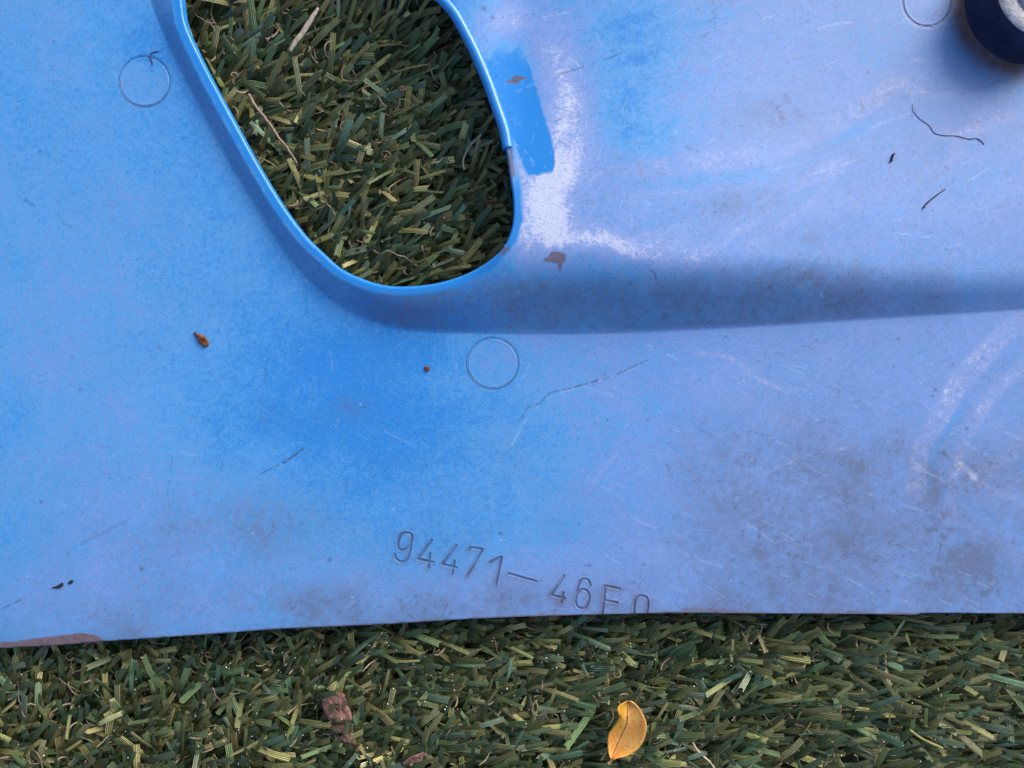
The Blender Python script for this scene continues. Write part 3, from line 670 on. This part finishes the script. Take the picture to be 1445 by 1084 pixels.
# ---------------------------------------------------------------- yellow leaf on the turf
def leaf():
    m, nt, b = nodes('yellow_leaf'); N = NB(nt)
    sp = N.n('ShaderNodeSeparateXYZ'); N.link(N.attr('lf').outputs['Vector'], sp.inputs[0]); side, along = sp.outputs[0], sp.outputs[1]
    f = N.ramp(N.noise(170, 3), .35, .65)
    c = N.mix(f, (.66, .28, .05), (.80, .42, .11))
    c = N.mix(N.math('MULTIPLY', N.ramp(side, .55, .15), N.ramp(along, .35, .6)), c, (.46, .26, .018))
    c = N.mix(N.math('MULTIPLY', N.ramp(N.noise(900, 3), .54, .74), .75), c, (.33, .14, .05))
    c = N.mix(N.attr('spot').outputs['Fac'], c, (.05, .02, .02))
    N.link(c, b.inputs['Base Color']); b.inputs['Roughness'].default_value = .42
    bp = N.n('ShaderNodeBump'); bp.inputs['Distance'].default_value = .0002; bp.inputs['Strength'].default_value = .4; N.link(N.math('ADD', N.noise(900, 4), N.math('MULTIPLY', N.math('SINE', N.math('MULTIPLY', N.math('ADD', along, N.math('MULTIPLY', N.math('ABSOLUTE', N.math('SUBTRACT', side, .5)), -.55)), 62.0)), .13)), bp.inputs['Height']); N.link(bp.outputs[0], b.inputs['Normal'])
    k = 110 / 1046.; O = lambda x, y: (830 + x * k, 970 + y * k)
    right = catmull([O(540,190),(O(600,205)),O(690,290),O(745,390),O(783,490),O(780,600),O(740,730),O(660,835),O(540,915),O(400,940),O(330,965)], 4)
    left = catmull([O(540,190),O(490,205),O(430,240),O(395,300),O(415,385),O(385,470),O(320,560),O(272,640),O(262,720),O(268,830),O(290,925),O(320,965)], 4)
    mid = catmull([O(545,190),O(535,330),O(530,470),O(480,610),O(430,730),O(380,850),O(325,965)], 4)
    def rs(p, n):
        dd = np.r_[0, np.cumsum(np.hypot(*np.diff(p, axis=0).T))]; t = np.linspace(0, dd[-1], n); return np.stack([np.interp(t, dd, p[:, 0]), np.interp(t, dd, p[:, 1])], 1)
    n = 30; Rr, Ll, Mm = rs(right, n), rs(left, n), rs(mid, n); root = empty('fallen_leaf', (*W(883, 1030, -.001), -.001))
    cols = 9; V_ = []; lf = []; spt = []
    for i in range(n):
        v = i / (n - 1)
        for c_ in range(2 * cols - 1):
            s_ = (c_ - (cols - 1)) / (cols - 1)
            p = Mm[i] * (1 - abs(s_)) + (Ll[i] if s_ < 0 else Rr[i]) * abs(s_)
            z = .0003 + .0012 * abs(s_) ** 1.5 * (1.0 if s_ > 0 else .7) + .0006 * math.sin(v * 6) + (.0022 * math.exp(-((v - .22) / .12) ** 2) * abs(s_) ** 2 if s_ < 0 else 0)
            V_.append((*W(p[0], p[1], z), z)); lf.append(((s_ + 1) / 2, 1 - v, 0))
            q = 0
            for a, b_, r in ((443,525,13),(541,508,10),(520,410,14),(430,395,22),(600,405,9),(455,640,14)):
                o_ = O(a, b_); q += math.exp(-((p[0] - o_[0]) ** 2 + (p[1] - o_[1]) ** 2) / (r * k) ** 2)
            spt.append(min(q, .9))
    m_ = 2 * cols - 1; Q = [(i * m_ + j, (i + 1) * m_ + j, (i + 1) * m_ + j + 1, i * m_ + j + 1) for i in range(n - 1) for j in range(m_ - 1)]
    bl = mesh_obj('leaf_blade', V_, Q, m, root, attrs={'lf': np.array(lf), 'spot': np.array(spt)})
    md = bl.modifiers.new('thickness', 'SOLIDIFY'); md.thickness = .00025
    ms = simple('leaf_rib', (.52, .25, .10), (.72, .42, .22), 600, .5)
    mz = [(*W(p[0], p[1], .0007), .0005 + .0006 * math.sin(i / (n - 1) * 6)) for i, p in enumerate(Mm)]
    ribbon_tube('midrib', mz, .00022, ms, root, 6, .7, lambda t: .45 + .6 * t)
    st = catmull([O(325,960),O(300,1000),O(270,1035)], 5); ribbon_tube('stalk', [(*W(p[0], p[1], .0003), .0002 - .0004 * i / 10) for i, p in enumerate(st)], .00034, ms, root, 7, .9, lambda t: 1 + .5 * t)
    tag(root, 'curled yellow orange leaf with dark specks lying on the turf below the panel', 'leaf')
leaf()

# ---------------------------------------------------------------- litter in the turf and on the panel
def twig(name, pts, z0, z1, rad, mat, label, cat, radf=None, sides=7, kinks=.06, flat=1.0):
    q = catmull(pts, 6); n = len(q); zz = np.linspace(z0, z1, n)
    P = np.array([(*W(q[i][0], q[i][1], zz[i]), zz[i]) for i in range(n)])
    P[1:-1] += rng.normal(0, rad * kinks, (n - 2, 3))
    root_loc = P.mean(0); P_ = P
    o = ribbon_tube(name, P_ , rad, mat, None, sides, flat, radf)
    me = o.data; co = np.empty(len(me.vertices) * 3, np.float32); me.vertices.foreach_get('co', co); co = co.reshape(-1, 3) - root_loc; me.vertices.foreach_set('co', co.ravel().astype(np.float32)); o.location = root_loc
    return tag(o, label, cat)
twig('dry_straw', [(409,72),(418,58),(430,42),(441,24),(449,12)], -.0028, .0002, .00058, M_straw, 'pale flat piece of dry straw lying in the turf at the top of the opening', 'straw', lambda t: .45 + .9 * math.sin(math.pi * (.15 + .75 * t)), flat=.5)
twig('thin_twig', [(351,133),(362,152),(378,172),(392,192),(406,210),(419,231)], -.0028, -.0022, .00042, M_twig, 'thin crooked brown twig across the turf in the left of the opening', 'twig', lambda t: 1.25 - .55 * t, kinks=.14)
twig('curly_root', [(655,240),(654,225),(664,205),(674,196),(679,190)], -.005, -.004, .00026, M_straw, 'thin curly pale fibre in the shade at the right of the opening', 'fibre')
twig('pale_stem', [(975,1043),(985,1060),(1002,1076),(1012,1090)], -.005, -.006, .0003, M_straw, 'thin pale stem in the turf right of the yellow leaf at the bottom border', 'stem')
twig('grass_stalk', [(1283,1030),(1300,1042),(1316,1050),(1330,1056)], -.002, -.002, .0004, simple('olive_stalk', (.16,.16,.05),(.30,.27,.10)), 'yellowish stalk lying on the turf near the lower right corner', 'stalk')

def zat(x, y): return float(surface(np.array([float(x)]), np.array([float(y)]))[0][0])
def thread(name, pts, rad, mat, label, cat, radf=None, lift=.6):
    q = catmull(pts, 7); n = len(q)
    P = [];
    for i, p in enumerate(q):
        z = zat(*p) + rad * lift + rad * .8 * (1 + math.sin(i * .9)) * .5; P.append((*W(p[0], p[1], z), z))
    P = np.array(P); c = P.mean(0); o = ribbon_tube(name, P, rad, mat, None, 6, 1.0, radf)
    me = o.data; co = np.empty(len(me.vertices) * 3, np.float32); me.vertices.foreach_get('co', co); me.vertices.foreach_set('co', (co.reshape(-1, 3) - c).ravel().astype(np.float32)); o.location = c
    return tag(o, label, cat)
thread('thread', [(1288,147),(1288,155),(1296,166),(1311,177),(1318,187),(1330,191),(1350,192),(1366,196),(1380,196),(1389,204)], .0001, M_rustthread, 'long wavy dark brown thread lying on the panel below the round boss', 'thread', lambda t: .6 + .5 * t)
thread('thread', [(1303,294),(1308,287),(1320,277),(1334,267)], .00022, M_thread, 'short straight dark sliver on the right of the panel below the wavy thread', 'sliver', lambda t: 1.1 - .5 * t)
thread('hair', [(215.5,91),(213.5,85),(211.5,80),(213,76),(217,73.5),(224,72.5)], .00013, M_rustthread, 'short curled brown hair touching the round mark at upper left of the panel', 'hair')
thread('fibre', [(1258,228),(1260,220),(1262,217)], .0003, M_thread, 'tiny dark fleck of dirt left of the short straight sliver', 'fleck')
thread('fibre', [(744,814),(732,812)], .00001, M_thread, 'x', 'x') if False else None
def flake(name, poly, h, mat, label, cat, z=None, rough=0.0):
    q = catmull(poly, 4, True); c = q.mean(0); V_, Q, T = [], [], []; n = len(q); rings = [(1.0, 0), (1.02, .5), (.93, .85), (.8, .95), (.66, 1.0), (.5, 1.0), (.34, 1.0), (.17, 1.02)]
    zc = zat(*c) if z is None else z; loc = np.array((*W(c[0], c[1], zc), zc))
    for r, f in rings:
        for i, p in enumerate(q):
            pp = c + (p - c) * r; hh = h * f * (1 if rough else 1 + .2 * math.sin(i * 2.1 + f * 5)) + (rough * float(fbm(np.array([pp[0]]), np.array([pp[1]]), 5, 5, 3)[0]) if f > .3 else 0); zz = zc + hh + (.00003 if z is None else 0); V_.append((*W(pp[0], pp[1], zz), zz))
    for k in range(len(rings) - 1):
        for i in range(n): Q.append((k * n + i, k * n + (i + 1) % n, (k + 1) * n + (i + 1) % n, (k + 1) * n + i)[::-1])
    V_.append((*W(c[0], c[1], zc + h), zc + h)); T = [(len(V_) - 1, (len(rings) - 1) * n + (i + 1) % n, (len(rings) - 1) * n + i)[::-1] for i in range(n)]
    o = mesh_obj(name, np.array(V_) - loc, Q, mat, tris=T); o.location = loc; return tag(o, label, cat)
flake('seed_husk', [(274,469),(280,471),(288,474),(293,480),(295,486),(290,489),(284,486),(279,479)], .0007, M_brown, 'small pointed reddish brown seed husk on the left of the panel', 'seed husk')
flake('dirt_crumb', [(599,518),(604,517),(607,521),(603,524),(600,522)], .0004, M_brown, 'tiny brown crumb on the panel left of the round mark under the opening', 'crumb')
flake('bent_flake', [(73,829),(80,827),(88,822),(89,827),(82,830)], .0004, M_thread, 'small dark wedge flake on the panel near its lower left edge', 'flake')
flake('bent_flake', [(96,822),(102,818),(103,822),(99,824)], .0004, M_thread, 'smaller dark flake just right of the dark wedge flake near the lower left edge', 'flake')
K = lambda *p: [(430 + a / 7.225, 960 + b / 7.225) for a, b in p]
flake('bark_chip', K((270,135),(345,128),(400,140),(425,200),(440,260),(470,330),(475,405),(400,425),(330,440),(280,410),(235,395),(190,300),(178,215),(225,165)), .0012, M_bark, 'rough pinkish brown bark chip half sunk in turf below the panel', 'bark chip', z=-.0046, rough=.0004)
flake('bark_chip', K((230,460),(330,455),(450,440),(462,520),(500,560),(522,620),(515,660),(440,640),(350,612),(345,590),(400,545),(330,530),(280,515)), .0009, M_bark, 'dark reddish bark chip just under the pinkish chip in the turf', 'bark chip', z=-.0058, rough=.0004)
flake('dead_leaf', K((1000,862),(1030,815),(1090,775),(1170,745),(1205,735),(1250,760),(1210,785),(1180,830),(1090,850)), .0006, M_bark, 'small curled brown dead leaf in the turf at the bottom border', 'dead leaf', z=-.002, rough=.0002)
flake('red_petal', [(562,124),(568,121),(573,124),(571,128),(565,128)], .0004, M_bark, 'tiny reddish scrap on the turf in the middle of the opening', 'scrap', z=-.002)
flake('brown_scrap', [(685,286),(690,282),(697,284),(696,290),(689,293)], .0005, M_brown, 'tiny red brown scrap in the turf near the right rim of the opening', 'scrap', z=-.0045)
